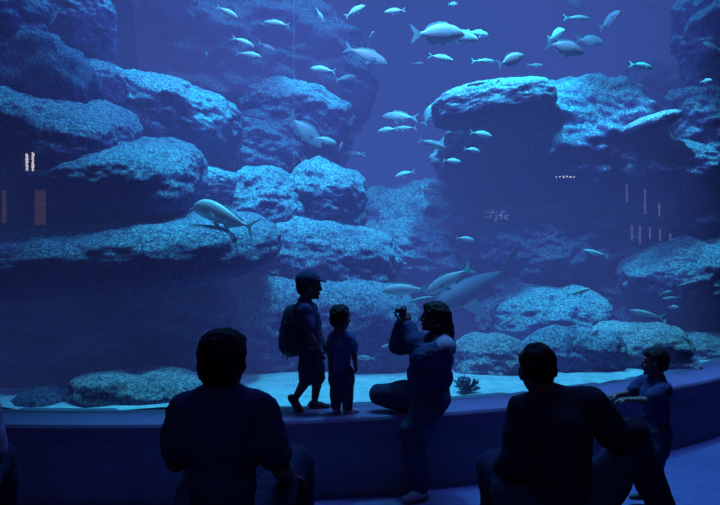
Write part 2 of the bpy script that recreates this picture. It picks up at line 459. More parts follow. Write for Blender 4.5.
    if cap:
        P = Prims(); P.ell(g(0, -.012, .040), (.092 * hk, .110 * hk, .085 * hk), A)
        P.build('cap', M['cap'], root, voxel, 3)
        P = Prims(); P.ell(g(0, .100, .046), (.068 * hk, .056 * hk, .010 * hk), (A[0], (A[1] - A[2] * .18).normalized(), (A[2] + A[1] * .18).normalized()))
        b = P.build('bill', M['cap'], root, voxel * .8, 2)
        P = Prims(); P.ell(g(0, -.012, .126), (.010 * hk,) * 3)
        P.build('button', M['cap'], root, voxel * .6, 1)
    return root, g, A, T

# --- older boy with cap and backpack, walking right along the ledge
Yb = 5.72
bz = LEDGE_Z
def q(px, py, Y=Yb, dy=0): p = at(px, py, Y); return V(p.x * (Y + dy) / Y if False else p.x, Y + dy, p.z)
J = dict(head=q(309, 285), face=V(1, .12, -.06), neck=q(305, 302), shR=q(306, 310, dy=-.11), shL=q(309, 310, dy=.12),
         elR=q(311, 332, dy=-.15), wrR=q(319, 349, dy=-.12), elL=q(316, 331, dy=.15), wrL=q(324, 346, dy=.10),
         hipR=q(310, 354, dy=-.06), hipL=q(312, 354, dy=.06), knR=q(307, 378, dy=-.06), anR=q(296, 397, dy=-.05), knL=q(317, 380, dy=.06), anL=q(314, 403, dy=.06),
         toeR=V(.55, 0, -.8).normalized(), toeL=V(1, .05, -.05))
person('person', 'older boy in cap and shorts wearing a backpack, standing on the ledge', V(q(310, 409).x, Yb, bz), J, s=.70, hk=.92, girth=1.0, voxel=.0048,
       hair='short', shirt='shirt_navy', legs='shorts', leg_len='short', cap=True, bulk=1.7)
# backpack
bp = empty('backpack', q(291, 333), 'dark bulging backpack on the back of the boy in the cap', 'backpack')
P = Prims(); ax = frame(V(-.97, -.1, -.12))
A3 = (ax[0], ax[1], ax[2])
P.ell(q(294, 330), (.13, .10, .18), A3); P.ell(q(290.5, 340), (.125, .095, .135), A3); P.ell(q(294, 315), (.105, .07, .09), A3)
P.build('pouch', M['pack'], bp, .006, 6, .008, 14)
P = Prims(); P.ell(q(283.5, 345), (.085, .04, .07), A3); P.build('front_pocket', M['pack'], bp, .006, 5, .006, 14)
for dy in (-.1, .1):
    P = Prims(); P.chain([q(297, 315, dy=dy * .8), q(304, 303.2, dy=dy), q(312, 309, dy=dy), q(314, 324, dy=dy), q(305, 341, dy=dy * 1.1), q(296, 345, dy=dy)], [.013] * 6)
    P.build('strap', M['pack'], bp, .006, 2)
P = Prims(); P.chain([q(299, 308), q(297, 303.5), q(301, 306)], [.008] * 3); P.build('carry_loop', M['pack'], bp, .004, 1)
for dx, dz in ((0, 0), (4, 2)):
    P = Prims(); P.cap(q(284 + dx, 352), q(283 + dx, 358 + dz), .006, .005); P.build('hanging_strap', M['pack'], bp, .004, 1)

# --- toddler, back to us
Yt = 5.6
def q(px, py, Y=Yt, dy=0): p = at(px, py, Y); return V(p.x, Y + dy, p.z)
J = dict(head=q(340.5, 317), face=V(.55, .83, -.02), neck=q(340, 333), shL=q(333.5, 338, dy=.03), shR=q(349, 338, dy=-.03),
         elL=q(330, 352, dy=.03), wrL=q(329.5, 365, dy=.08), elR=q(354, 353, dy=-.04), wrR=q(355.5, 365, dy=-.01),
         hipL=q(336.5, 373, dy=.01), hipR=q(346, 373, dy=-.01), knL=q(336, 391, dy=.02), knR=q(347.5, 391, dy=-.01), anL=q(336, 407.5, dy=.01), anR=q(347.5, 407.5, dy=-.01),
         toeL=V(.35, .9, -.03), toeR=V(.9, .35, -.03))
person('person', 'toddler in pale shirt and long trousers standing on the ledge', V(q(341, 413).x, Yt, bz), J, s=.56, hk=.87, girth=1.1, voxel=.0042,
       hair='short', shirt='shirt_blue', legs='trousers', leg_len='long', shoes='shoe_pale', bulk=1.7)

# --- woman, one leg folded on the ledge, the other foot on the floor, camera raised
Yw = 5.55
def q(px, py, Y=Yw, dy=0): p = at(px, py, Y); return V(p.x, Y + dy, p.z)
J = dict(head=q(434.5, 316), face=V(-.97, .22, .03), neck=q(437, 337), shL=q(442, 347, dy=-.13), shR=q(424, 346, dy=.17),
         elL=q(419, 355, dy=-.15), wrL=q(408, 325, dy=.0), elR=q(399, 348, dy=.16), wrR=q(403, 324, dy=.09),
         hipL=q(433, 398, dy=-.06), hipR=q(423, 398, dy=.10), knL=q(409, 424, dy=-.17), anL=q(420, 482, dy=-.16), knR=q(380, 398, dy=.12), anR=q(422, 410, dy=.16),
         toeL=V(-.85, -.45, -.05).normalized(), toeR=V(.95, .1, -.1).normalized())
hands = dict(L=(V(-.15, .12, 1), V(-.35, 1, 0), .75), R=(V(.12, -.05, 1), V(-.15, -1, 0), .75))
root, g, A, T = person('person', 'woman with long hair perched on the ledge, raising a camera', V(q(420, 494).x, 5.36, 0), J, s=.94, hk=.98, girth=1.2, voxel=.0052,
       hair='long', shirt='shirt_navy', sleeve='long', legs='trousers', leg_len='long', shoes='shoe_pale', hands=hands, bulk=2.0)
P = Prims(); P.cap(J['shL'] + V(.01, 0, .012), J['shL'].lerp(J['neck'], .45) + V(.004, 0, .02), .074, .07); P.cap(J['shL'] + V(.01, -.006, .01), J['shL'].lerp(J['elL'], .35), .078, .074)  # shell added over her shoulder, coloured as if lit from above
P.build('lit_shoulder', M['lit_shoulder'], root, .006, 2)['label'] = 'shoulder of her top, made paler as if lit from above'
P = Prims(); w = J['wrL'] + (J['wrL'] - J['elL']).normalized() * -.01; dw = (J['wrL'] - J['elL']).normalized()
x_ = dw.orthogonal().normalized(); y_ = dw.cross(x_)
pts = [w + (x_ * math.cos(t) + y_ * math.sin(t)) * .027 for t in [2 * PI * k / 14 for k in range(15)]]
P.chain(pts, [.006] * 15); strap = P.build('wristwatch', M['camera_body'], root, .004, 1)
P = Prims(); nn = V(-.1, -1, .2); nn = (nn - dw * nn.dot(dw)).normalized()
P.ell(w + nn * .03, (.019, .019, .008), (dw, dw.cross(nn), nn)); wf = P.build('watch_face', M['white'], root, .003, 1)
# camera between the hands
cc = (J['wrL'] + J['wrR']) / 2 + V(-.012, 0, .105)
cam_root = empty('camera', cc, 'small dark camera held up in the woman\'s hands', 'camera')
bd = link('camera_body', box_mesh('camera_body', -.022, .022, -.05, .05, -.033, .033, .007), M['camera_body'], cam_root)
P = Prims(); P.cap(V(-.02, 0, 0), V(-.045, 0, 0), .024, .022); l_ = P.build('lens', M['camera_body'], None, .003, 1); l_.parent = cam_root
l2 = link('shutter_button', box_mesh('shutter_button', -.008, .008, .026, .040, .031, .038, .002), M['metal'], cam_root)
cam_root.rotation_euler = (0, 0, math.radians(-8))

# --- child at right, reaching left
Yc = 5.2
def q(px, py, Y=Yc, dy=0): p = at(px, py, Y); return V(p.x, Y + dy, p.z)
J = dict(head=q(655, 361), face=V(-.95, .3, -.05), neck=q(657, 377), shL=q(659, 388, dy=-.10), shR=q(650, 386, dy=.12),
         elL=q(640, 397, dy=-.12), wrL=q(624, 398, dy=-.06), elR=q(636, 396, dy=.12), wrR=q(622, 398, dy=.10),
         hipL=q(659, 432, dy=-.06), hipR=q(653, 432, dy=.07), knL=q(651, 464, dy=-.07), anL=q(656, 497, dy=-.07), knR=q(645, 464, dy=.07), anR=q(650, 496, dy=.08),
         toeL=V(-.97, -.1, -.05), toeR=V(-.97, .1, -.05))
person('person', 'short-haired child standing at right, arm stretched to the left', V(q(655, 505).x, Yc, 0), J, s=.68, hk=.86, girth=1.0, voxel=.0048,
       hair='short', shirt='shirt_navy', legs='shorts', leg_len='short', bulk=1.5, hands=dict(L=(V(-1, .2, -.1), V(0, 0, -1), .4), R=(V(-1, 0, -.1), V(0, 0, -1), .4)))

# --- seated man at left
Ym = 2.9
def q(px, py, Y=Ym, dy=0): p = at(px, py, Y); return V(p.x, Y + dy, p.z)
J = dict(head=q(224, 360), face=V(.35, .93, -.02), neck=q(221, 389), shL=q(187, 411), shR=q(258, 410),
         elL=V(-.79, 2.86, .93), wrL=V(-.66, 3.15, .88), elR=q(282, 470, 2.95), wrR=q(294, 483, 3.22),
         hipL=V(-.66, 2.92, .72), hipR=V(-.46, 2.92, .72), knL=V(-.72, 3.42, .80), knR=V(-.30, 3.44, .74), anL=V(-.70, 3.48, .545), anR=V(-.29, 3.56, .545),
         toeL=V(-.1, 1, 0), toeR=V(.15, 1, 0))
J['anL'] = V(-.72, 3.5, .53); J['knL'] = V(-.72, 3.38, .93); J['anR'] = V(-.29, 3.55, .53); J['knR'] = V(-.30, 3.40, .86)
J['wrL'] = V(-.72, 3.2, 1.0); J['elL'] = q(176, 462, 2.92)
J['wrR'] = q(291, 478, 3.2)
person('person', 'broad man with thick hair seated at lower left, back to the viewer', V(-.56, 2.92, .62), J, s=1.0, hk=1.0, girth=1.08, voxel=.0062,
       hair='thick', shirt='shirt_navy', sleeve='short', hands=dict(L=(V(.1, 1, -.4), V(0, -.3, -1), .4), R=(V(.3, 1, -.45), V(0, -.3, -1), .4)), bulk=1.3)

# --- seated man at right
Ym = 3.2
def q(px, py, Y=Ym, dy=0): p = at(px, py, Y); return V(p.x, Y + dy, p.z)
J = dict(head=q(537, 367), face=V(-.12, .98, -.12), headup=V(-.06, 0, 1), neck=q(547, 395), shL=q(525, 412), shR=q(589, 404),
         elL=q(515, 464, 3.16), wrL=q(503, 470, 3.42), elR=q(613, 434, 3.22), wrR=q(640, 431, 3.42),
         hipL=V(.74, 3.1, .72), hipR=V(.95, 3.1, .72), knL=q(495, 466, 3.45), anL=V(.66, 3.52, .53), knR=q(634, 440, 3.42), anR=V(1.52, 3.58, .53),
         toeL=V(-.1, 1, 0), toeR=V(.5, .86, 0))
person('person', 'short-haired man in dark jacket seated at lower right, back to the viewer', V(.85, 3.1, .62), J, s=1.0, hk=.98, girth=1.1, voxel=.0062,
       hair='cropped', shirt='shirt_dark', sleeve='long', hands=dict(L=(V(.05, .9, -.4), V(0, -.3, -1), .5), R=(V(.5, .6, -.6), V(-.3, -.3, -1), .5)), bulk=1.5)
# his dark bag between torso and raised knee
# --- person cut by the left edge
Ym = 3.0
def q(px, py, Y=Ym, dy=0): p = at(px, py, Y); return V(p.x, Y + dy, p.z)
J = dict(head=q(-61, 360), face=V(.1, 1, 0), neck=q(-61, 394), shR=q(-19, 412), shL=q(-103, 412), elR=q(-7, 458, 3.02), wrR=q(-23, 470, 3.3), elL=q(-115, 462), wrL=q(-97, 470, 3.3),
         hipL=V(-1.94, 3.0, .72), hipR=V(-1.72, 3.0, .72), knL=V(-1.94, 3.42, .88), knR=V(-1.72, 3.42, .88), anL=V(-1.94, 3.52, .53), anR=V(-1.72, 3.52, .53), toeL=V(0, 1, 0), toeR=V(0, 1, 0))
person('person', 'seated person cut by the left edge, only a pale-sleeved shoulder in view', V(-1.73, 3.0, .62), J, s=1.0, hk=1.0, voxel=.008,
       hair='short', shirt='shirt_pale', sleeve='short', bulk=1.4)

# ------------------------------------------------------------------ corals
def coral(name, label, px, py, Y, rad, nb, mat, cat, spread=1.0, seed=0, root_dz=0):
    rnd = random.Random(seed); P = Prims()
    c = at(px, py, Y)
    P.ell((0, 0, 0), (rad * .35, rad * .35, rad * .25))
    for i in range(nb):
        a = rnd.uniform(0, 2 * PI); e = rnd.uniform(.05, 1.0) * spread
        d = V(math.cos(a) * math.cos(e), math.sin(a) * math.cos(e), math.sin(e))
        L = rad * rnd.uniform(.7, 1.05)
        mid = d * L * .55 + V(0, 0, rad * .08)
        P.chain([V(0, 0, 0), mid, d * L], [rad * .11, rad * .08, rad * .05])
        for k in range(2):
            q = (d + V(rnd.uniform(-.7, .7), rnd.uniform(-.7, .7), rnd.uniform(-.2, .7))).normalized()
            P.cap(mid, mid + q * L * .4, rad * .07, rad * .04)
    o = P.build(name, mat, None, voxel=rad * .05, smooth=1)
    o.location = c
    return tag(o, label, cat)
coral('coral_bush', 'small dark rounded coral bush on the sand beside the woman', 466, 391, 6.4, .14, 46, M['coral'], 'coral', 1.4, 3)
coral('branching_coral', 'pinkish branching coral on the dim rocks right of centre', 496, 221, 9.0, .19, 18, M['coral_pink'], 'coral', .8, 5)

# ------------------------------------------------------------------ the setting
def structure(o): o['kind'] = 'structure'; return o

XL, XR, YB, ZC = -7.6, 10.0, -5.0, 7.6
structure(link('floor', box_mesh('floor', XL - .2, XR + .2, YB - .2, 15, -.1, 0), M['carpet'], smooth=False))
structure(link('wall_left', box_mesh('wall_left', XL - .2, XL, YB, 8.2, 0, ZC), M['wall'], smooth=False))
structure(link('wall_right', box_mesh('wall_right', XR, XR + .2, YB, 14.9, 0, ZC), M['wall'], smooth=False))
structure(link('wall_back', box_mesh('wall_back', XL - .2, XR + .2, YB - .2, YB, 0, ZC), M['wall'], smooth=False))
structure(link('wall_far', box_mesh('wall_far', 6.55, XR + .2, 14.3, 14.5, 0, ZC), M['wall'], smooth=False))
# ceiling: stops at the glass line
cp = arc_pts(R_GLASS + .03, -.72, 1.56, 60)
vs = [(x, y, ZC) for x, y in cp] + [(x, y, ZC + .1) for x, y in cp]
poly = [(XL, YB), (XR, YB), (XR, 14.3)] + cp[::-1] + [(XL, cp[0][1])]
bm = bmesh.new()
lo = [bm.verts.new((x, y, ZC)) for x, y in poly]; bm.faces.new(lo)
bmesh.ops.triangulate(bm, faces=bm.faces[:])
me = bpy.data.meshes.new('ceiling'); bm.to_mesh(me); bm.free()
structure(link('ceiling', me, M['wall'], smooth=False))
# header above the glass, so the room is closed over the tank
structure(sheet('wall_header', arc_pts(R_GLASS + .02, -.75, 1.56, 60), ZC - .0, 9.3, M['wall']))
# tiers where the visitors sit
structure(link('seating_step', box_mesh('seating_step', -4.2, 4.2, 1.2, 3.35, 0, .62, .02), M['step'], smooth=False))
structure(link('seating_step', box_mesh('seating_step', -4.2, 4.2, 3.35, 3.75, 0, .45, .02), M['step'], smooth=False))

# the ledge in front of the glass: one rounded profile swept along the curve
prof = [(R_GLASS + .0, -.02), (R_GLASS + .0, LEDGE_Z), (R_LEDGE - .03, LEDGE_Z), (R_LEDGE - .01, LEDGE_Z - .008), (R_LEDGE, LEDGE_Z - .03),
        (R_LEDGE, LEDGE_Z - .13), (R_LEDGE - .015, LEDGE_Z - .14), (R_LEDGE - .015, 0)]
def sweep(name, prof, a0, a1, n, mat):
    vs = []; fs = []; m_ = len(prof)
    for i in range(n + 1):
        a = a0 + (a1 - a0) * i / n
        for r, z in prof: vs.append((TC.x + r * math.sin(a), TC.y - r * math.cos(a), z))
    for i in range(n):
        for j in range(m_ - 1): b = i * m_ + j; fs.append((b, b + 1, b + m_ + 1, b + m_))
    return link(name, mesh(name, vs, fs), mat, smooth=False)
structure(sweep('ledge', prof[1:7], -.75, 1.56, 120, M['ledge']))
structure(sweep('ledge_front', prof[6:], -.75, 1.56, 120, M['ledge_face']))
structure(sweep('window_sill', [(R_GLASS - .1, .3), (R_GLASS - .1, LEDGE_Z + .004), (R_GLASS + .03, LEDGE_Z + .004)], -.75, 1.56, 120, M['ledge_face']))

# glass: two curved panes that meet in a sealed joint
def ang_of(px):   # the joint's place along the curve
    d = Vector(((px - CX) / F, 1)); lo, hi = 4., 9.
    for _ in range(60):
        t = (lo + hi) / 2; p = d * t
        if (p - TC.xy).length > R_GLASS: lo = t
        else: hi = t
    p = d * lo; return math.atan2(p.x - TC.x, TC.y - p.y)
aj = ang_of(294)
g1 = structure(sheet('window_1', arc_pts(R_GLASS, -.75, aj, 50), LEDGE_Z, ZC + .02, M['glass']))
g2 = structure(sheet('window_2', arc_pts(R_GLASS, aj, 1.56, 110), LEDGE_Z, ZC + .02, M['glass']))
structure(sheet('trim_1', arc_pts(R_GLASS - .004, aj - .0002, aj + .0002, 1), LEDGE_Z, ZC, M['seal']))

# water, tank walls, sand
n = 96
ring = [(TC.x + (R_GLASS - .02) * math.cos(2 * PI * i / n), TC.y + (R_GLASS - .02) * math.sin(2 * PI * i / n)) for i in range(n)]
vs = [(x, y, .2) for x, y in ring] + [(x, y, 8.8) for x, y in ring]
fs = [tuple(range(n))[::-1], tuple(range(n, 2 * n))] + [(i, (i + 1) % n, n + (i + 1) % n, n + i) for i in range(n)]
tag(link('water', mesh('water', vs, fs), M['water'], smooth=False), 'deep blue water filling the aquarium tank behind the glass', 'water', kind='stuff')
structure(sheet('wall_tank', arc_pts(R_GLASS, 1.56, 2 * PI - .75, 80), 0, 9.3, M['tank_wall'], 4))
structure(link('wall_lid', mesh('wall_lid', [(x, y, 9.25) for x, y in ring], [tuple(range(n))]), M['wall'], smooth=False))

vs = []; fs = []; nr, na = 60, 240
for i in range(nr + 1):
    for j in range(na):
        r = (R_GLASS - .03) * (1 - (1 - i / nr) ** 1.5); a = 2 * PI * j / na
        x = TC.x + r * math.sin(a); y = TC.y - r * math.cos(a)
        vs.append((x, y, .60 + .05 * noise.noise(V(x, y, 0) * 1.1) + .025 * noise.noise(V(x, y, 3) * 4)))
for i in range(nr):
    for j in range(na): a = i * na + j; b = i * na + (j + 1) % na; fs.append((a, b, b + na, a + na))
structure(link('sand_bed', mesh('sand_bed', vs, fs), M['sand']))

# ------------------------------------------------------------------ rocks
def rock(name, label, px, py, hw, hh, Y, hy, roll=0, ex=2.4, amp=.22, seed=0, mat='rock', sub=6, pitch=0, yaw=0, freq=1.6):
    c = at(px, py, Y)
    hx = hw * Y / F; hz = hh * Y / F
    v, f = ico(sub)
    s = (np.abs(v) ** ex).sum(1) ** (-1 / ex)
    P = v * s[:, None]
    R = (Matrix.Rotation(math.radians(yaw), 3, 'Z') @ Matrix.Rotation(math.radians(roll), 3, 'Y') @ Matrix.Rotation(math.radians(pitch), 3, 'X'))
    sc = Vector((hx, hy, hz)); out = []
    off = Vector((seed * 3.71, seed * 1.37, seed * 2.93))
    for p in P:
        u = Vector(p); w = Vector((u.x * hx, u.y * hy, u.z * hz))
        q = Vector((w.x, w.y, w.z * 1.6))
        d = noise.fractal(q * freq + off, .9, 2.1, 4) * amp * .55
        cell = noise.voronoi(q * freq * 1.5 + off)[0]
        d += (cell[1] - cell[0]) * amp * .30 - amp * .12
        d += noise.fractal(q * 9 + off, .7, 2.2, 3) * .018
        L = max(w.length, .05)
        w = w + w / L * d * min(1.0, 1.6 * min(hx, hz, hy) + .25)
        out.append(R @ w)
    me = mesh(name, out, f)
    o = link(name, me, M[mat])
    o.location = c
    return tag(o, label, 'rock')

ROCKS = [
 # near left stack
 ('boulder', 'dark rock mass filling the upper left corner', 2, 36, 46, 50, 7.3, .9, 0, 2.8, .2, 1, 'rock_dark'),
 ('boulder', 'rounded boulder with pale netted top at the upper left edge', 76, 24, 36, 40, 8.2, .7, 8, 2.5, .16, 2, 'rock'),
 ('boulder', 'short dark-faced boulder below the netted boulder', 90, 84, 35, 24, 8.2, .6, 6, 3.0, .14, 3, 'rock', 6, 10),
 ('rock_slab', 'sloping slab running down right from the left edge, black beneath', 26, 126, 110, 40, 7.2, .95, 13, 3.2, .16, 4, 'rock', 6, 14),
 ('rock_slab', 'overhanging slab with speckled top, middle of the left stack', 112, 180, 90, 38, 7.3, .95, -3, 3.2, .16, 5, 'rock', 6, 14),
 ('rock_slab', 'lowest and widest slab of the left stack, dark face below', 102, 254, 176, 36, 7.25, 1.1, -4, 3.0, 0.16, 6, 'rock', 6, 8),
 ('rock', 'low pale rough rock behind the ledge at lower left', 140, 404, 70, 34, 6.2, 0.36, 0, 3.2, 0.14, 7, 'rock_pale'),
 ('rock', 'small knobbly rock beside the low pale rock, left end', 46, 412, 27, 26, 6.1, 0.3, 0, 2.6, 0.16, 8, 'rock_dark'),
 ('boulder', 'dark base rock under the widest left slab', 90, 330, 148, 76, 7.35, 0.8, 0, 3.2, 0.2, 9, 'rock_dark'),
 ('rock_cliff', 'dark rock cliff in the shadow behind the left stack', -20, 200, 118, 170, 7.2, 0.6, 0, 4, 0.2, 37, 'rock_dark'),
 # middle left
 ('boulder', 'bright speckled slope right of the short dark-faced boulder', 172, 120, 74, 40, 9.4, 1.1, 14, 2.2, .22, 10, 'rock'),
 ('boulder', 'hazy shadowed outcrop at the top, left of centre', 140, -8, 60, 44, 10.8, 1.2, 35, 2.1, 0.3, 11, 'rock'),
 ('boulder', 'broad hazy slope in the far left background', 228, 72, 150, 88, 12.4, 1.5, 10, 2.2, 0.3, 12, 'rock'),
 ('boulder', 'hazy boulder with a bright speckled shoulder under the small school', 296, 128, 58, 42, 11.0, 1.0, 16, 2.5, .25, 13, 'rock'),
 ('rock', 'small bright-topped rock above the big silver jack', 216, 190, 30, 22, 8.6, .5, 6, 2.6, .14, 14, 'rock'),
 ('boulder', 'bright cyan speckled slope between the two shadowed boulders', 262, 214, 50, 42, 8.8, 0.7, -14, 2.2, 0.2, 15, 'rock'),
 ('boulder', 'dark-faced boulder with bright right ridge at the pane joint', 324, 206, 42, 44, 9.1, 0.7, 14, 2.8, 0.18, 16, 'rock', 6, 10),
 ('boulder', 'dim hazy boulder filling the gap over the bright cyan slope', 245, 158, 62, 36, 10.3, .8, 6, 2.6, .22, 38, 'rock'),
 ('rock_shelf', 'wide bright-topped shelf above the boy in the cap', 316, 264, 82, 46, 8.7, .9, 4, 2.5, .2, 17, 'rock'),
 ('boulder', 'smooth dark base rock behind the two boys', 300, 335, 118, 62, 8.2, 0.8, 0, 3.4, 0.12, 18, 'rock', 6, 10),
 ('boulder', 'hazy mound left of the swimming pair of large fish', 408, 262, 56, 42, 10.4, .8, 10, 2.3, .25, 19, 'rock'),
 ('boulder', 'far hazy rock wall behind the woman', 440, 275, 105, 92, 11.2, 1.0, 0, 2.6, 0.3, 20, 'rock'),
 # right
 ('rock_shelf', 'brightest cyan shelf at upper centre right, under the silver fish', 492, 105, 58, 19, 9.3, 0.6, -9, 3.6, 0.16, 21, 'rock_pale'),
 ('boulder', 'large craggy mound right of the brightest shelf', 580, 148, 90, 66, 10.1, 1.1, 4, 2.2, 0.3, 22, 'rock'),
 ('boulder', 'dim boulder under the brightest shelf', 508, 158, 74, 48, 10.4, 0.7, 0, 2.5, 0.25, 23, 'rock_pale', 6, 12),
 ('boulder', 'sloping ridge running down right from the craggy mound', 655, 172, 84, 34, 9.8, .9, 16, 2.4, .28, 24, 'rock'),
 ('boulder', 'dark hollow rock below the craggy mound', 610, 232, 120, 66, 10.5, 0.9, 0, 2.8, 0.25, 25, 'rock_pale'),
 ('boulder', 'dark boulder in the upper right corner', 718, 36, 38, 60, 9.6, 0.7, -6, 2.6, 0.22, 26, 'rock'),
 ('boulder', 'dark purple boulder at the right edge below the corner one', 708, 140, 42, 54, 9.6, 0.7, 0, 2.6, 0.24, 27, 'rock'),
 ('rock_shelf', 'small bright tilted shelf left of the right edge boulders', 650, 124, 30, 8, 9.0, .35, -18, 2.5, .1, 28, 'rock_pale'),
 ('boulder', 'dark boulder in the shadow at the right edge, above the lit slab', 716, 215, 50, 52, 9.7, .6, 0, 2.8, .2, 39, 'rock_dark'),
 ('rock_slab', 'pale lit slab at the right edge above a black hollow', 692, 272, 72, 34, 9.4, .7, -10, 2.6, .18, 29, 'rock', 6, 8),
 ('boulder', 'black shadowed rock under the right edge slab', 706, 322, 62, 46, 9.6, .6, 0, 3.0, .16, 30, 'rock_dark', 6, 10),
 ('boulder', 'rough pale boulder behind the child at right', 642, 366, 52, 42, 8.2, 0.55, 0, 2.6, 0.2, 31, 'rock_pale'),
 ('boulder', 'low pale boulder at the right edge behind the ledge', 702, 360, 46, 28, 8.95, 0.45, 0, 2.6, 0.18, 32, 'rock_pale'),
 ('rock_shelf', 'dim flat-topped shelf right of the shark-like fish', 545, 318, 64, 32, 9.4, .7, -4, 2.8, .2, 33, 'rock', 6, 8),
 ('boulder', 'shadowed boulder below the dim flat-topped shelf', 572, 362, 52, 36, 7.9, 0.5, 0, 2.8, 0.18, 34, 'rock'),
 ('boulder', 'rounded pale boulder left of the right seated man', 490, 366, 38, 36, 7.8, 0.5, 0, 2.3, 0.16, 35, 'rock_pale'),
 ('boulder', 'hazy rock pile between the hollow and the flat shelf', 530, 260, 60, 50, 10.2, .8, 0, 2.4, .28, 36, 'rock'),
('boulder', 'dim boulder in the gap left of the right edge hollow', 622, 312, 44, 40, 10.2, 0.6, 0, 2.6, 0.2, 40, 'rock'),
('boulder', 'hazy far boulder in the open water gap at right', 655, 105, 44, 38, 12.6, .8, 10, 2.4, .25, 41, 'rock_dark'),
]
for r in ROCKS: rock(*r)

# ------------------------------------------------------------------ fish
def loft(xs, top, bot, wid, seg=18):
    vs = []; fs = []
    for x, t, b, w in zip(xs, top, bot, wid):
        cz = (t + b) / 2; hz = (t - b) / 2
        for s in range(seg):
            a = 2 * PI * s / seg; vs.append((x, w * math.cos(a), cz + hz * math.sin(a)))
    n = len(xs)
    for i in range(n - 1):
        for s in range(seg):
            a = i * seg + s; b = i * seg + (s + 1) % seg
            fs.append((a, b, b + seg, a + seg))
    fs.append(tuple(range(seg))[::-1]); fs.append(tuple((n - 1) * seg + s for s in range(seg)))
    return vs, fs

def interp(xs, ys, X):
    return np.interp(X, xs, ys)

def fin_mesh(name, pts, plane='xz', th=.005, off=(0, 0, 0), ang=0):
    """a thin fin with rounded rim: outline in the fish's own plane"""
    bm = bmesh.new()
    vs = [bm.verts.new((p[0], 0, p[1])) for p in pts]
    f = bm.faces.new(vs)
    r = bmesh.ops.extrude_face_region(bm, geom=[f])
    for v in r['geom']:
        if isinstance(v, bmesh.types.BMVert): v.co.y += th
    for v in bm.verts: v.co.y -= th / 2
    bmesh.ops.triangulate(bm, faces=[q for q in bm.faces if len(q.verts) > 4])
    bmesh.ops.recalc_face_normals(bm, faces=bm.faces[:])
    me = bpy.data.meshes.new(name); bm.to_mesh(me); bm.free()
    me.transform(Matrix.Translation(off) @ Matrix.Rotation(ang, 4, 'Z') if plane == 'xz' else Matrix.Translation(off) @ Matrix.Rotation(ang, 4, 'X'))
    return me

def smooth_curve(pts, n):
    """catmull-rom through the profile's points"""
    pts = [Vector(p) for p in pts]; out = []
    for i in range(len(pts) - 1):
        p0 = pts[max(i - 1, 0)]; p1 = pts[i]; p2 = pts[i + 1]; p3 = pts[min(i + 2, len(pts) - 1)]
        for k in range(n):
            t = k / n
            out.append(.5 * ((2 * p1) + (p2 - p0) * t + (2 * p0 - 5 * p1 + 4 * p2 - p3) * t * t + (3 * p1 - p0 - 3 * p2 + p3) * t ** 3))
    out.append(pts[-1]); return out

FISH = {
 # nose to tail stem: (x, top, bottom, half width); unit length with the tail fin
 'bream': dict(prof=[(.5, .0, -.015, .006), (.47, .035, -.045, .028), (.40, .095, -.085, .055), (.30, .15, -.125, .078), (.15, .185, -.16, .09), (0, .18, -.165, .085), (-.13, .13, -.125, .06), (-.24, .065, -.065, .03), (-.32, .033, -.033, .014)],
    tail=[(-.30, .03), (-.37, .07), (-.5, .175), (-.465, .06), (-.44, 0), (-.465, -.06), (-.5, -.165), (-.37, -.07), (-.30, -.03)],
    dorsal=[(.22, .165), (.17, .215), (.05, .225), (-.08, .205), (-.2, .135), (-.24, .06), (-.1, .13), (.08, .17)],
    anal=[(-.03, -.155), (-.06, -.20), (-.16, -.165), (-.23, -.07), (-.12, -.12)]),
 'grunt': dict(prof=[(.5, -.01, -.02, .006), (.47, .03, -.045, .025), (.38, .085, -.08, .05), (.26, .12, -.105, .065), (.10, .13, -.115, .068), (-.06, .11, -.10, .055), (-.2, .06, -.06, .03), (-.33, .024, -.026, .012)],
    tail=[(-.31, .02), (-.38, .055), (-.5, .13), (-.45, .04), (-.425, 0), (-.45, -.04), (-.5, -.13), (-.38, -.055), (-.31, -.022)],
    dorsal=[(.22, .115), (.16, .165), (.04, .165), (-.1, .135), (-.2, .09), (-.22, .05), (-.08, .10), (.08, .12)],
    anal=[(-.06, -.095), (-.09, -.135), (-.17, -.10), (-.23, -.05), (-.14, -.075)]),
 'jack': dict(prof=[(.5, -.02, -.05, .006), (.485, .035, -.075, .03), (.43, .10, -.10, .055), (.33, .145, -.115, .07), (.2, .15, -.12, .072), (.04, .12, -.115, .065), (-.12, .07, -.085, .045), (-.25, .02, -.04, .02), (-.34, .006, -.02, .01)],
    tail=[(-.32, .004), (-.37, .05), (-.5, .17), (-.42, .045), (-.39, -.008), (-.42, -.06), (-.47, -.20), (-.37, -.07), (-.32, -.02)],
    dorsal=[(.1, .125), (.04, .165), (-.02, .125), (-.2, .065), (-.28, .025), (-.15, .05), (0, .10)],
    anal=[(0, -.105), (-.05, -.17), (-.10, -.125), (-.2, -.075), (-.27, -.035), (-.14, -.065)]),
 'fusilier': dict(prof=[(.5, .0, -.01, .005), (.46, .028, -.032, .02), (.36, .062, -.06, .04), (.2, .085, -.08, .05), (.02, .085, -.08, .05), (-.15, .055, -.055, .034), (-.28, .024, -.024, .015), (-.35, .014, -.014, .008)],
    tail=[(-.33, .012), (-.39, .05), (-.5, .125), (-.435, .03), (-.415, 0), (-.435, -.03), (-.5, -.125), (-.39, -.05), (-.33, -.012)],
    dorsal=[(.16, .08), (.11, .115), (-.02, .10), (-.16, .07), (-.24, .035), (-.1, .06), (.05, .08)],
    anal=[(-.06, -.07), (-.09, -.10), (-.18, -.06), (-.24, -.035), (-.14, -.05)]),
}
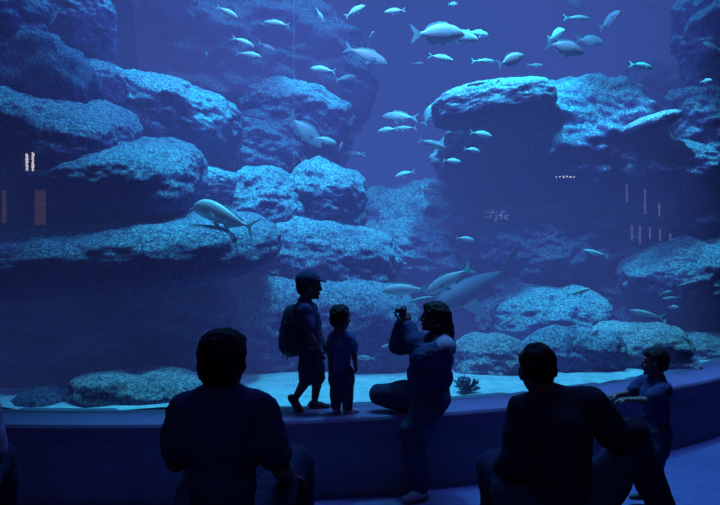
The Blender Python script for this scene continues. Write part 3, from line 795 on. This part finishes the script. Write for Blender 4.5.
def fish_proto(kind, mat, fin, tailmat):
    d = FISH[kind]; pr = d['prof']
    xs = [p[0] for p in pr][::-1]
    X = np.concatenate([[.5, .496], np.linspace(.485, pr[-1][0], 34)])
    cur = smooth_curve([(p[0], p[1], p[2]) for p in pr], 6); curw = smooth_curve([(p[0], p[3], 0) for p in pr], 6)
    cx = [c.x for c in cur][::-1]
    top = np.interp(X, cx, [c.y for c in cur][::-1]); bot = np.interp(X, cx, [c.z for c in cur][::-1]); wid = np.interp(X, [c.x for c in curw][::-1], [c.y for c in curw][::-1])
    v, f = loft(X, top, bot, np.maximum(wid, .004))
    body = link('fish', mesh('fish', v, f), mat)
    sm = lambda pts, n=4: [(p.x, p.y) for p in smooth_curve([(a, b, 0) for a, b in pts + [pts[0]]], n)][:-1]
    link('tail_fin', fin_mesh('tail_fin', sm(d['tail'], 3)), tailmat, body, False)
    link('dorsal_fin', fin_mesh('dorsal_fin', sm(d['dorsal'])), fin, body, False)
    link('anal_fin', fin_mesh('anal_fin', sm(d['anal'])), fin, body, False)
    wz = float(np.interp(.2, cx, [c.z for c in cur][::-1])); ww = float(np.interp(.22, [c.x for c in curw][::-1], [c.y for c in curw][::-1]))
    pec = [(0, .01), (-.05, .03), (-.13, .0), (-.15, -.035), (-.08, -.035), (0, -.015)]
    for s in (-1, 1):
        me = fin_mesh('pectoral_fin', sm(pec), off=(.24, s * ww * .9, -.03), ang=-s * .5)
        link('pectoral_fin', me, fin, body, False)
        me = fin_mesh('pelvic_fin', sm([(0, .01), (-.06, .0), (-.12, -.06), (-.09, -.07), (-.02, -.03)]), off=(.16, s * .02, wz + .012), ang=0)
        link('pelvic_fin', me, fin, body, False)
        vv, ff = ico(2)
        ex = .425; ew = float(np.interp(ex, [c.x for c in curw][::-1], [c.y for c in curw][::-1]))
        tz = float(np.interp(ex, cx, [c.y for c in cur][::-1])); bz = float(np.interp(ex, cx, [c.z for c in cur][::-1]))
        me = mesh('eye', [(ex + q[0] * .016, s * ew * .84 + q[1] * .012, tz * .62 + bz * .38 + q[2] * .016) for q in vv], ff)
        link('eye', me, M['eye'], body)
    return body

PROTO = {}
def get_proto(key):
    if key not in PROTO:
        spec = dict(bream=('bream', 'fish_silver', 'fin', 'fin'), grunt=('grunt', 'fish_silver', 'fin', 'fin'), jack=('jack', 'fish_jack', 'fin', 'fin'),
                    grey=('bream', 'fish_grey', 'fin_grey', 'fin_grey'), slim=('fusilier', 'fish_teal', 'fin_grey', 'fin_teal'),
                    tealtail=('grunt', 'fish_grey', 'fin_grey', 'fin_teal'), dark=('grunt', 'fish_dark', 'fin_teal', 'fin_teal'), plain=('fusilier', 'fish_silver', 'fin', 'fin'))[key]
        PROTO[key] = [fish_proto(spec[0], M[spec[1]], M[spec[2]], M[spec[3]]), False]
    return PROTO[key]

def fish(key, label, px, py, length, ang, Y, yaw=0, left=False, roll=0, group='fish in the tank'):
    """ang: nose up/down in degrees; yaw: how far it turns away from us (+) or towards us (-)"""
    P = get_proto(key)
    if not P[1]: o = P[0]; P[1] = True
    else:
        src = P[0]; o = src.copy(); COL.objects.link(o)
        for ch in src.children:
            c = ch.copy(); COL.objects.link(c); c.parent = o
    a = math.radians(ang); y = math.radians(yaw)
    d = V(math.cos(a) * math.cos(y) * (-1 if left else 1), math.cos(a) * math.sin(y), math.sin(a)).normalized()
    up = V(math.sin(math.radians(roll)) , 0, 1); z = (up - d * up.dot(d)).normalized(); yv = z.cross(d)
    s = length * Y / F
    m = Matrix((d, yv, z)).transposed().to_4x4() @ Matrix.Scale(s, 4)
    o.matrix_world = Matrix.Translation(at(px, py, Y)) @ m
    o['label'] = label; o['category'] = 'fish'; o['group'] = group
    return o

FL = [
 # key, label, x, y, length, nose angle, depth, yaw, faces left
 ('bream', 'largest bright silver fish at the top, right of centre', 438, 34, 56, 3, 7.6, 10, 0),
 ('bream', 'bright silver fish partly behind the largest one at the top', 462, 37, 36, -6, 8.1, 15, 0),
 ('grunt', 'faint fish just ahead of the overlapping silver pair', 478, 33, 24, -2, 9.2, 20, 0),
 ('bream', 'bright silver fish nose up, above the right end of the brightest shelf', 511, 60, 32, 22, 7.8, 15, 0),
 ('jack', 'big silver jack with sloping forehead, over the left slab', 226, 217, 72, 20, 6.5, 10, 1),
 ('grunt', 'bright striped-flank fish in the middle water, left of three', 432, 144, 30, -16, 7.9, 15, 0),
 ('grunt', 'pale long fish right of the pane joint with raised tail', 366, 55, 46, -18, 9.4, 10, 0),
 ('grunt', 'bright fish facing left in the upper left school', 277, 24, 28, 9, 7.8, 10, 1),
 ('grunt', 'green-tailed fish at the top, first of the upper left school', 227, 12, 24, -25, 8.0, 15, 0),
 ('grunt', 'nose-down fish, higher of two in the upper left school', 243, 42, 24, -20, 8.2, 15, 0),
 ('grunt', 'bright level fish lowest in the upper left school', 249, 55, 26, -8, 7.9, 10, 0),
 ('tealtail', 'dim fish behind the level fish of the upper left school', 267, 47, 19, -22, 9.6, 20, 0),
 ('grey', 'barely visible fish right of the upper left school', 292, 40, 16, -3, 12.0, 0, 0),
 ('grunt', 'tiny fish coming head-on left of the upper left school', 206, 55, 14, 10, 9.0, -75, 0),
 ('tealtail', 'green-tailed fish diving before the upper left boulders', 54, 16, 22, -55, 7.2, 10, 1),
 ('grunt', 'faint upright fish at the top near the pane joint', 320, 15, 16, -58, 10.5, 30, 0),
 ('grunt', 'nose-up fish at the top edge right of the pane joint', 355, 11, 24, 32, 8.4, 10, 0),
 ('grunt', 'thin fish facing left at the pane joint below the school', 323, 70, 28, 10, 8.6, 15, 1),
 ('tealtail', 'hazy fish just below the thin fish at the pane joint', 346, 78, 22, 14, 11.0, 15, 0),
 ('grunt', 'fish turned towards the glass with raised fin, above the long pale fish', 371, 37, 20, 15, 9.0, -72, 0),
 ('grunt', 'small fish facing left near the top, left of the largest fish', 395, 11, 22, -2, 8.4, 15, 1),
 ('grunt', 'dim fish cut by the top edge in the centre', 453, 4, 16, 12, 9.6, 40, 0),
 ('grunt', 'striped fish facing right just below the largest fish', 441, 58, 27, -9, 8.2, 12, 0),
 ('plain', 'very faint short fish left of the striped fish', 418, 63, 12, 5, 10.8, 10, 0),
 ('slim', 'slim teal fish behind the tail of the nose-up silver fish', 483, 61, 25, 2, 8.6, 10, 0),
 ('slim', 'slim teal fish facing left just above the brightest shelf', 479, 83, 24, -8, 8.2, 10, 1),
 ('grunt', 'tiny head-on fish touching the top of the brightest shelf', 498, 81, 12, 5, 8.3, -78, 0),
 ('plain', 'faint slim fish right of the nose-up silver fish', 535, 65, 18, 3, 10.2, 10, 0),
 ('grunt', 'fish in a bright arch left of the brightest shelf', 400, 117, 38, 6, 9.6, 20, 1),
 ('grey', 'hazy upright fish touching the left end of the brightest shelf', 429, 114, 26, 62, 10.0, 20, 0),
 ('bream', 'large silver fish of the upper right group, in front', 565, 48, 42, -12, 7.9, 12, 0),
 ('bream', 'head-on silver fish behind the front fish of the upper right group', 556, 35, 28, 5, 8.6, -70, 0),
 ('grey', 'dusky fish right of the upper right front fish', 590, 41, 32, -4, 9.8, 15, 0),
 ('slim', 'teal-backed fish above the upper right group', 577, 18, 30, 2, 8.8, 10, 0),
 ('grey', 'faint fish at the top edge above the teal-backed one', 575, 4, 24, -10, 11.0, 15, 0),
 ('grey', 'dusky fish turned towards the glass, top right', 610, 20, 28, 25, 9.2, -55, 0),
 ('grey', 'barely visible fish at the top edge far right', 648, 5, 16, -18, 12.0, 20, 0),
 ('dark', 'green-backed fish with dark head in open water at right', 641, 66, 26, -6, 8.8, 10, 0),
 ('grey', 'small hazy fish below the green-backed dark-headed fish', 620, 76, 14, -10, 11.0, 25, 0),
 ('tealtail', 'pale fish with bright tail before the upper right cliff', 712, 46, 18, 28, 8.7, 15, 1),
 ('grey', 'small round fish before the right edge boulders', 706, 81, 12, 0, 8.7, -45, 0),
 ('grey', 'large hazy fish sloping down beside the pane joint', 305, 131, 46, -42, 9.4, 15, 0),
 ('grunt', 'small bright-backed fish touching the large hazy sloping one', 325, 140, 24, -14, 9.0, 12, 0),
 ('tealtail', 'round faint fish facing left with teal tail, in mid-water', 354, 154, 24, 2, 10.8, 15, 1),
 ('grunt', 'tiny upright fish left of the round faint fish', 341, 146, 10, 70, 10.2, 20, 0),
 ('grunt', 'fish facing left under the bright arched fish', 388, 130, 22, -4, 8.8, 20, 1),
 ('plain', 'slender fish directly behind the left-facing fish under the arch', 405, 128, 24, 0, 9.6, 12, 1),
 ('grunt', 'round bright-edged fish right of the striped-flank fish', 472, 150, 18, -8, 8.4, 12, 0),
 ('grunt', 'fish below the striped-flank fish, facing right', 452, 161, 20, -4, 8.6, 12, 0),
 ('grunt', 'lone fish facing left in the middle water', 405, 174, 21, -14, 8.6, 12, 1),
 ('grey', 'faint nose-down fish below the lone left-facing one', 428, 191, 22, -14, 10.2, 12, 0),
 ('grunt', 'fish facing right above the large swimming pair', 465, 239, 20, -8, 8.2, 12, 0),
 ('grunt', 'fish facing right just under the brightest shelf', 481, 134, 24, -8, 8.7, 12, 0),
 ('grey', 'partly turned fish just left of the one under the brightest shelf', 462, 131, 16, 35, 9.4, 45, 1),
 ('grunt', 'level pale fish before the woman, left one of the large pair', 405, 290, 48, -3, 7.3, 10, 1),
 ('tealtail', 'large tilted fish with green tail, right one of the large pair', 449, 280, 54, -30, 7.6, 12, 1),
 ('slim', 'bright teal-tailed fish just over the woman\'s head', 424, 299, 30, -14, 7.0, 10, 1),
 ('tealtail', 'small teal-tailed fish right of the woman\'s head', 507, 322, 19, -28, 7.6, 12, 1),
 ('plain', 'small pale fish by the woman\'s raised hands', 390, 345, 19, -14, 7.0, 12, 1),
 ('tealtail', 'teal-tailed fish between the toddler and the woman', 366, 358, 20, 3, 6.9, 12, 1),
 ('slim', 'slim teal fish facing left over the dark hollow rock', 596, 253, 26, 14, 8.6, 10, 1),
 ('slim', 'teal-backed fish over the dim flat-topped shelf', 578, 292, 28, 14, 8.2, 10, 0),
 ('tealtail', 'nose-up fish over the shadowed boulder', 590, 337, 25, 38, 7.6, 12, 0),
 ('slim', 'small bright fish on the right edge slab, higher of the lower right school', 678, 268, 12, -14, 8.4, 15, 1),
 ('slim', 'tiny teal fish right of the small bright one on the slab', 692, 275, 9, 3, 8.4, 15, 1),
 ('slim', 'pale fish facing right at the top of the lower right hollow', 686, 284, 22, 12, 8.45, 12, 0),
 ('tealtail', 'small pale fish facing right, left of the lower right school', 666, 293, 16, 10, 8.4, 12, 0),
 ('slim', 'teal fish facing left in the middle of the lower right school', 672, 298, 18, -6, 8.45, 12, 1),
 ('grunt', 'head-on fish under the lower right school', 673, 307, 14, 5, 8.4, -65, 0),
 ('slim', 'long pale teal-tailed fish facing left below the lower right school', 647, 314, 34, 12, 8.2, 12, 1),
 ('grunt', 'upright small fish below the long pale teal-tailed one', 664, 325, 14, 62, 8.4, 25, 0),
]
for f_ in FL: fish(*f_[:8], left=bool(f_[8]))

# the large hazy fish with spread fins behind the woman
def shark():
    Y = 8.9
    root = empty('shark', at(478, 288, Y), 'large hazy shark-like fish with wide fins behind the woman\'s head', 'fish')
    X = np.linspace(.55, -.42, 40)
    px_ = [.55, .5, .4, .25, .05, -.15, -.3, -.42]
    top = np.interp(X, px_[::-1], [0.0, .035, .075, .105, .11, .075, .04, .018][::-1])
    bot = np.interp(X, px_[::-1], [-.01, -.03, -.06, -.085, -.085, -.06, -.03, -.01][::-1])
    wid = np.interp(X, px_[::-1], [.01, .05, .09, .11, .105, .07, .035, .012][::-1])
    v, f = loft(X, top, bot, wid)
    link('body', mesh('body', v, f), M['shark_skin'], root)
    sm = lambda pts, n=4: [(p.x, p.y) for p in smooth_curve([(a, b, 0) for a, b in pts + [pts[0]]], n)][:-1]
    link('tail_fin', fin_mesh('tail_fin', sm([(-.38, .015), (-.5, .09), (-.68, .16), (-.62, .07), (-.5, 0), (-.52, -.06), (-.42, -.015)], 3), th=.012), M['shark_skin'], root, False)
    link('dorsal_fin', fin_mesh('dorsal_fin', sm([(.14, .1), (.06, .19), (-.02, .22), (-.02, .09)]), th=.015), M['shark_skin'], root, False)
    link('pelvic_fin', fin_mesh('pelvic_fin', sm([(-.1, -.05), (-.2, -.16), (-.22, -.15), (-.2, -.045)]), th=.012), M['shark_skin'], root, False)
    for s in (-1, 1):
        me = fin_mesh('pectoral_fin', sm([(.08, 0), (-.1, -.22), (-.17, -.25), (-.12, -.02)]), th=.012)
        me.transform(Matrix.Translation((.2, s * .08, -.03)) @ Matrix.Rotation(s * math.radians(35), 4, 'X'))
        link('pectoral_fin', me, M['shark_skin'], root, False)
    d = V(-.86, -.25, -.42).normalized(); z = (V(-.3, -.25, 1) - d * V(-.3, -.25, 1).dot(d)).normalized(); y = z.cross(d)
    root.matrix_world = Matrix.Translation(at(473, 288, Y)) @ Matrix((d, y, z)).transposed().to_4x4() @ Matrix.Scale(1.12, 4) @ Matrix.Diagonal((1, 1.2, 1.35, 1))
shark()

# ------------------------------------------------------------------ room lamps and added orange glows that mirror in the glass
def mirror(px, py, wall):
    """where the glass's reflection seen at a spot comes from: a point on the left or right wall"""
    a = ang_of(px); h = V(TC.x + R_GLASS * math.sin(a), TC.y - R_GLASS * math.cos(a), 0)
    h.z = EYE - (py - CY) / F * h.y
    d = (h - V(0, 0, EYE)).normalized(); nrm = V(math.sin(a), -math.cos(a), 0)
    r = d - nrm * 2 * d.dot(nrm)
    t = (wall - h.x) / r.x
    return h + r * t, t
def lamp(label, px, y0, y1, wall, mat, rad, group=None):
    p0, t = mirror(px, y1, wall); p1, t = mirror(px, y0, wall)
    sgn = 1 if wall < 0 else -1
    root = empty('wall_lamp', V(wall, p0.y, (p0.z + p1.z) / 2), label, 'lamp', group)
    h = abs(p1.z - p0.z) / 2
    bm = bmesh.new(); bmesh.ops.create_cone(bm, cap_ends=True, segments=20, radius1=rad, radius2=rad, depth=2 * h)
    for v in bm.verts: v.co.x += sgn * (rad + .03)
    me = bpy.data.meshes.new('lamp_tube'); bm.to_mesh(me); bm.free(); link('lamp_tube', me, M[mat], root)
    me = box_mesh('backplate', min(0, sgn * .03), max(0, sgn * .03), -rad * .6, rad * .6, -h * .9, h * .9); link('backplate', me, M['metal'], root, False)
    for k in (-1, 1):
        bm = bmesh.new(); bmesh.ops.create_cone(bm, cap_ends=True, segments=20, radius1=rad * 1.12, radius2=rad * 1.12, depth=.03)
        for v in bm.verts: v.co.x += sgn * (rad + .03); v.co.z += k * h
        me = bpy.data.meshes.new('end_cap'); bm.to_mesh(me); bm.free(); link('end_cap', me, M['metal'], root)
WL, WR = XL, XR
lamp('bright white tube lamp mirrored in the glass at left, first of two', 25, 153, 172, WL, 'lamp_white', .05)
lamp('bright white tube lamp mirrored in the glass at left, second of two', 31, 152, 172, WL, 'lamp_white', .05)
lamp('wide orange glow added for a lit opening mirrored in the glass at left', 35, 190, 226, WL, 'glow_warm', .2)  # glowing cylinder added in place of a lit opening
lamp('narrow orange glow added to mirror at the very left edge of the glass', 1.5, 190, 224, WL, 'glow_warm', .07)
for k, (px, y0, y1, nm) in enumerate([(627, 184, 204, 'tallest upper'), (645, 189, 215, 'faint long'), (659, 203, 217, 'short upper right'), (640, 225, 245, 'middle lower'),
                                      (650, 226, 240, 'right lower'), (660, 228, 242, 'far right lower'), (632, 224, 242, 'left lower'), (670, 233, 242, 'last small')]):
    lamp('%s pale streak lamp mirrored in the glass at right' % nm, px, y0, y1, WR, 'lamp_cool', .05, 'lamps mirrored at right')
for k, px in enumerate([557, 560.5, 564, 567.5, 571, 574.5]):
    lamp('tiny pale lamp in the row mirrored over the hollow rock', px, 175.5, 178.5, WR, 'lamp_white', .028, 'row of tiny mirrored lamps')

# ------------------------------------------------------------------ light
def area(name, loc, size, size_y, power, col, target=None, spread=180):
    l = bpy.data.lights.new(name, 'AREA'); l.shape = 'RECTANGLE'; l.size = size; l.size_y = size_y; l.energy = power; l.color = col
    l.spread = math.radians(spread)
    o = bpy.data.objects.new(name, l); COL.objects.link(o); o.location = loc
    d = (Vector(target) - Vector(loc)) if target else V(0, 0, -1)
    o.rotation_euler = d.to_track_quat('-Z', 'Y').to_euler()
    return o
def spot(name, loc, target, power, col, angle, blend=.6, rad=.15):
    l = bpy.data.lights.new(name, 'SPOT'); l.energy = power; l.color = col; l.spot_size = math.radians(angle); l.spot_blend = blend; l.shadow_soft_size = rad
    o = bpy.data.objects.new(name, l); COL.objects.link(o); o.location = loc
    o.rotation_euler = (Vector(target) - Vector(loc)).to_track_quat('-Z', 'Y').to_euler()
    return o
CY_ = (.05, .50, 1.0)
area('tank_overhead', (-1.0, 11.5, 8.7), 9, 4, 1000, CY_)
SP = (.03, .74, 1)
spot('tank_spot', (1.5, 7.9, 7.4), at(488, 98, 9.1), 6000, SP, 44)
spot('tank_spot', (-1.1, 8.2, 8.2), at(262, 205, 8.8), 5200, SP, 24)
spot('tank_spot', (-.2, 8.6, 8.2), at(365, 240, 8.8), 2800, SP, 22)
spot('tank_spot', (-.3, 8.3, 8.2), at(348, 170, 8.9), 2600, SP, 14)
spot('tank_spot', (-1.7, 7.8, 8.0), at(222, 178, 8.5), 1900, SP, 14)
spot('tank_spot', (-2.2, 8.4, 8.3), at(180, 112, 8.9), 4800, SP, 26)
spot('tank_spot', (-.6, 9.4, 8.6), at(322, 97, 10.6), 7000, SP, 18)
spot('tank_spot', (-2.6, 7.6, 7.6), at(115, 130, 7.1), 1000, SP, 54)
spot('tank_spot', (3.0, 8.6, 8.4), at(600, 128, 9.7), 2600, SP, 46)
spot('tank_spot', (3.8, 8.7, 8.4), at(670, 285, 8.9), 2300, SP, 44)
spot('tank_spot', (1.8, 8.0, 8.4), at(550, 330, 8.6), 800, SP, 46)
spot('tank_spot', (-1.7, 5.98, 7.4), at(140, 385, 6.15), 800, SP, 26)
spot('tank_spot', (.2, 7.2, 8.2), (.1, 6.9, .6), 4200, (.06, .76, 1), 50)
area('tank_front_fill', (1.2, 6.6, 7.6), 4, .4, 560, (.16, .64, 1), (1.2, 9.6, 2), 120)  # added fill aimed backwards to brighten the fish flanks
spot('tank_spot', (3.3, 8.2, 6.2), at(680, 292, 8.5), 2200, (.1, .66, 1), 44)
area('tank_fill', (1.3, 6.3, 7.6), 5, .4, 620, (.13, .17, 1), (1.5, 10, 1.5), 140)
# dim blue fill added behind the viewer to lift the silhouettes
area('silhouette_fill', (0, -3, 6.4), 8, 3, 55, (.28, .31, 1), (0, 4, .5))

w = bpy.data.worlds.new('World'); scene.world = w; w.use_nodes = True
w.node_tree.nodes['Background'].inputs[0].default_value = (.001, .0015, .006, 1)

# ------------------------------------------------------------------ camera
cd = bpy.data.cameras.new('viewpoint'); cd.sensor_width = 36; cd.lens = 36; cd.clip_end = 200
co = bpy.data.objects.new('viewpoint', cd); COL.objects.link(co); co.location = (0, 0, EYE); co.rotation_euler = (PI / 2, 0, 0)
scene.camera = co
scene.view_settings.view_transform = 'Standard'
scene.cycles.use_denoising = True
scene.cycles.max_bounces = 8
scene.cycles.transparent_max_bounces = 16
scene.cycles.volume_bounces = 0
scene.cycles.caustics_reflective = False
scene.cycles.caustics_refractive = False
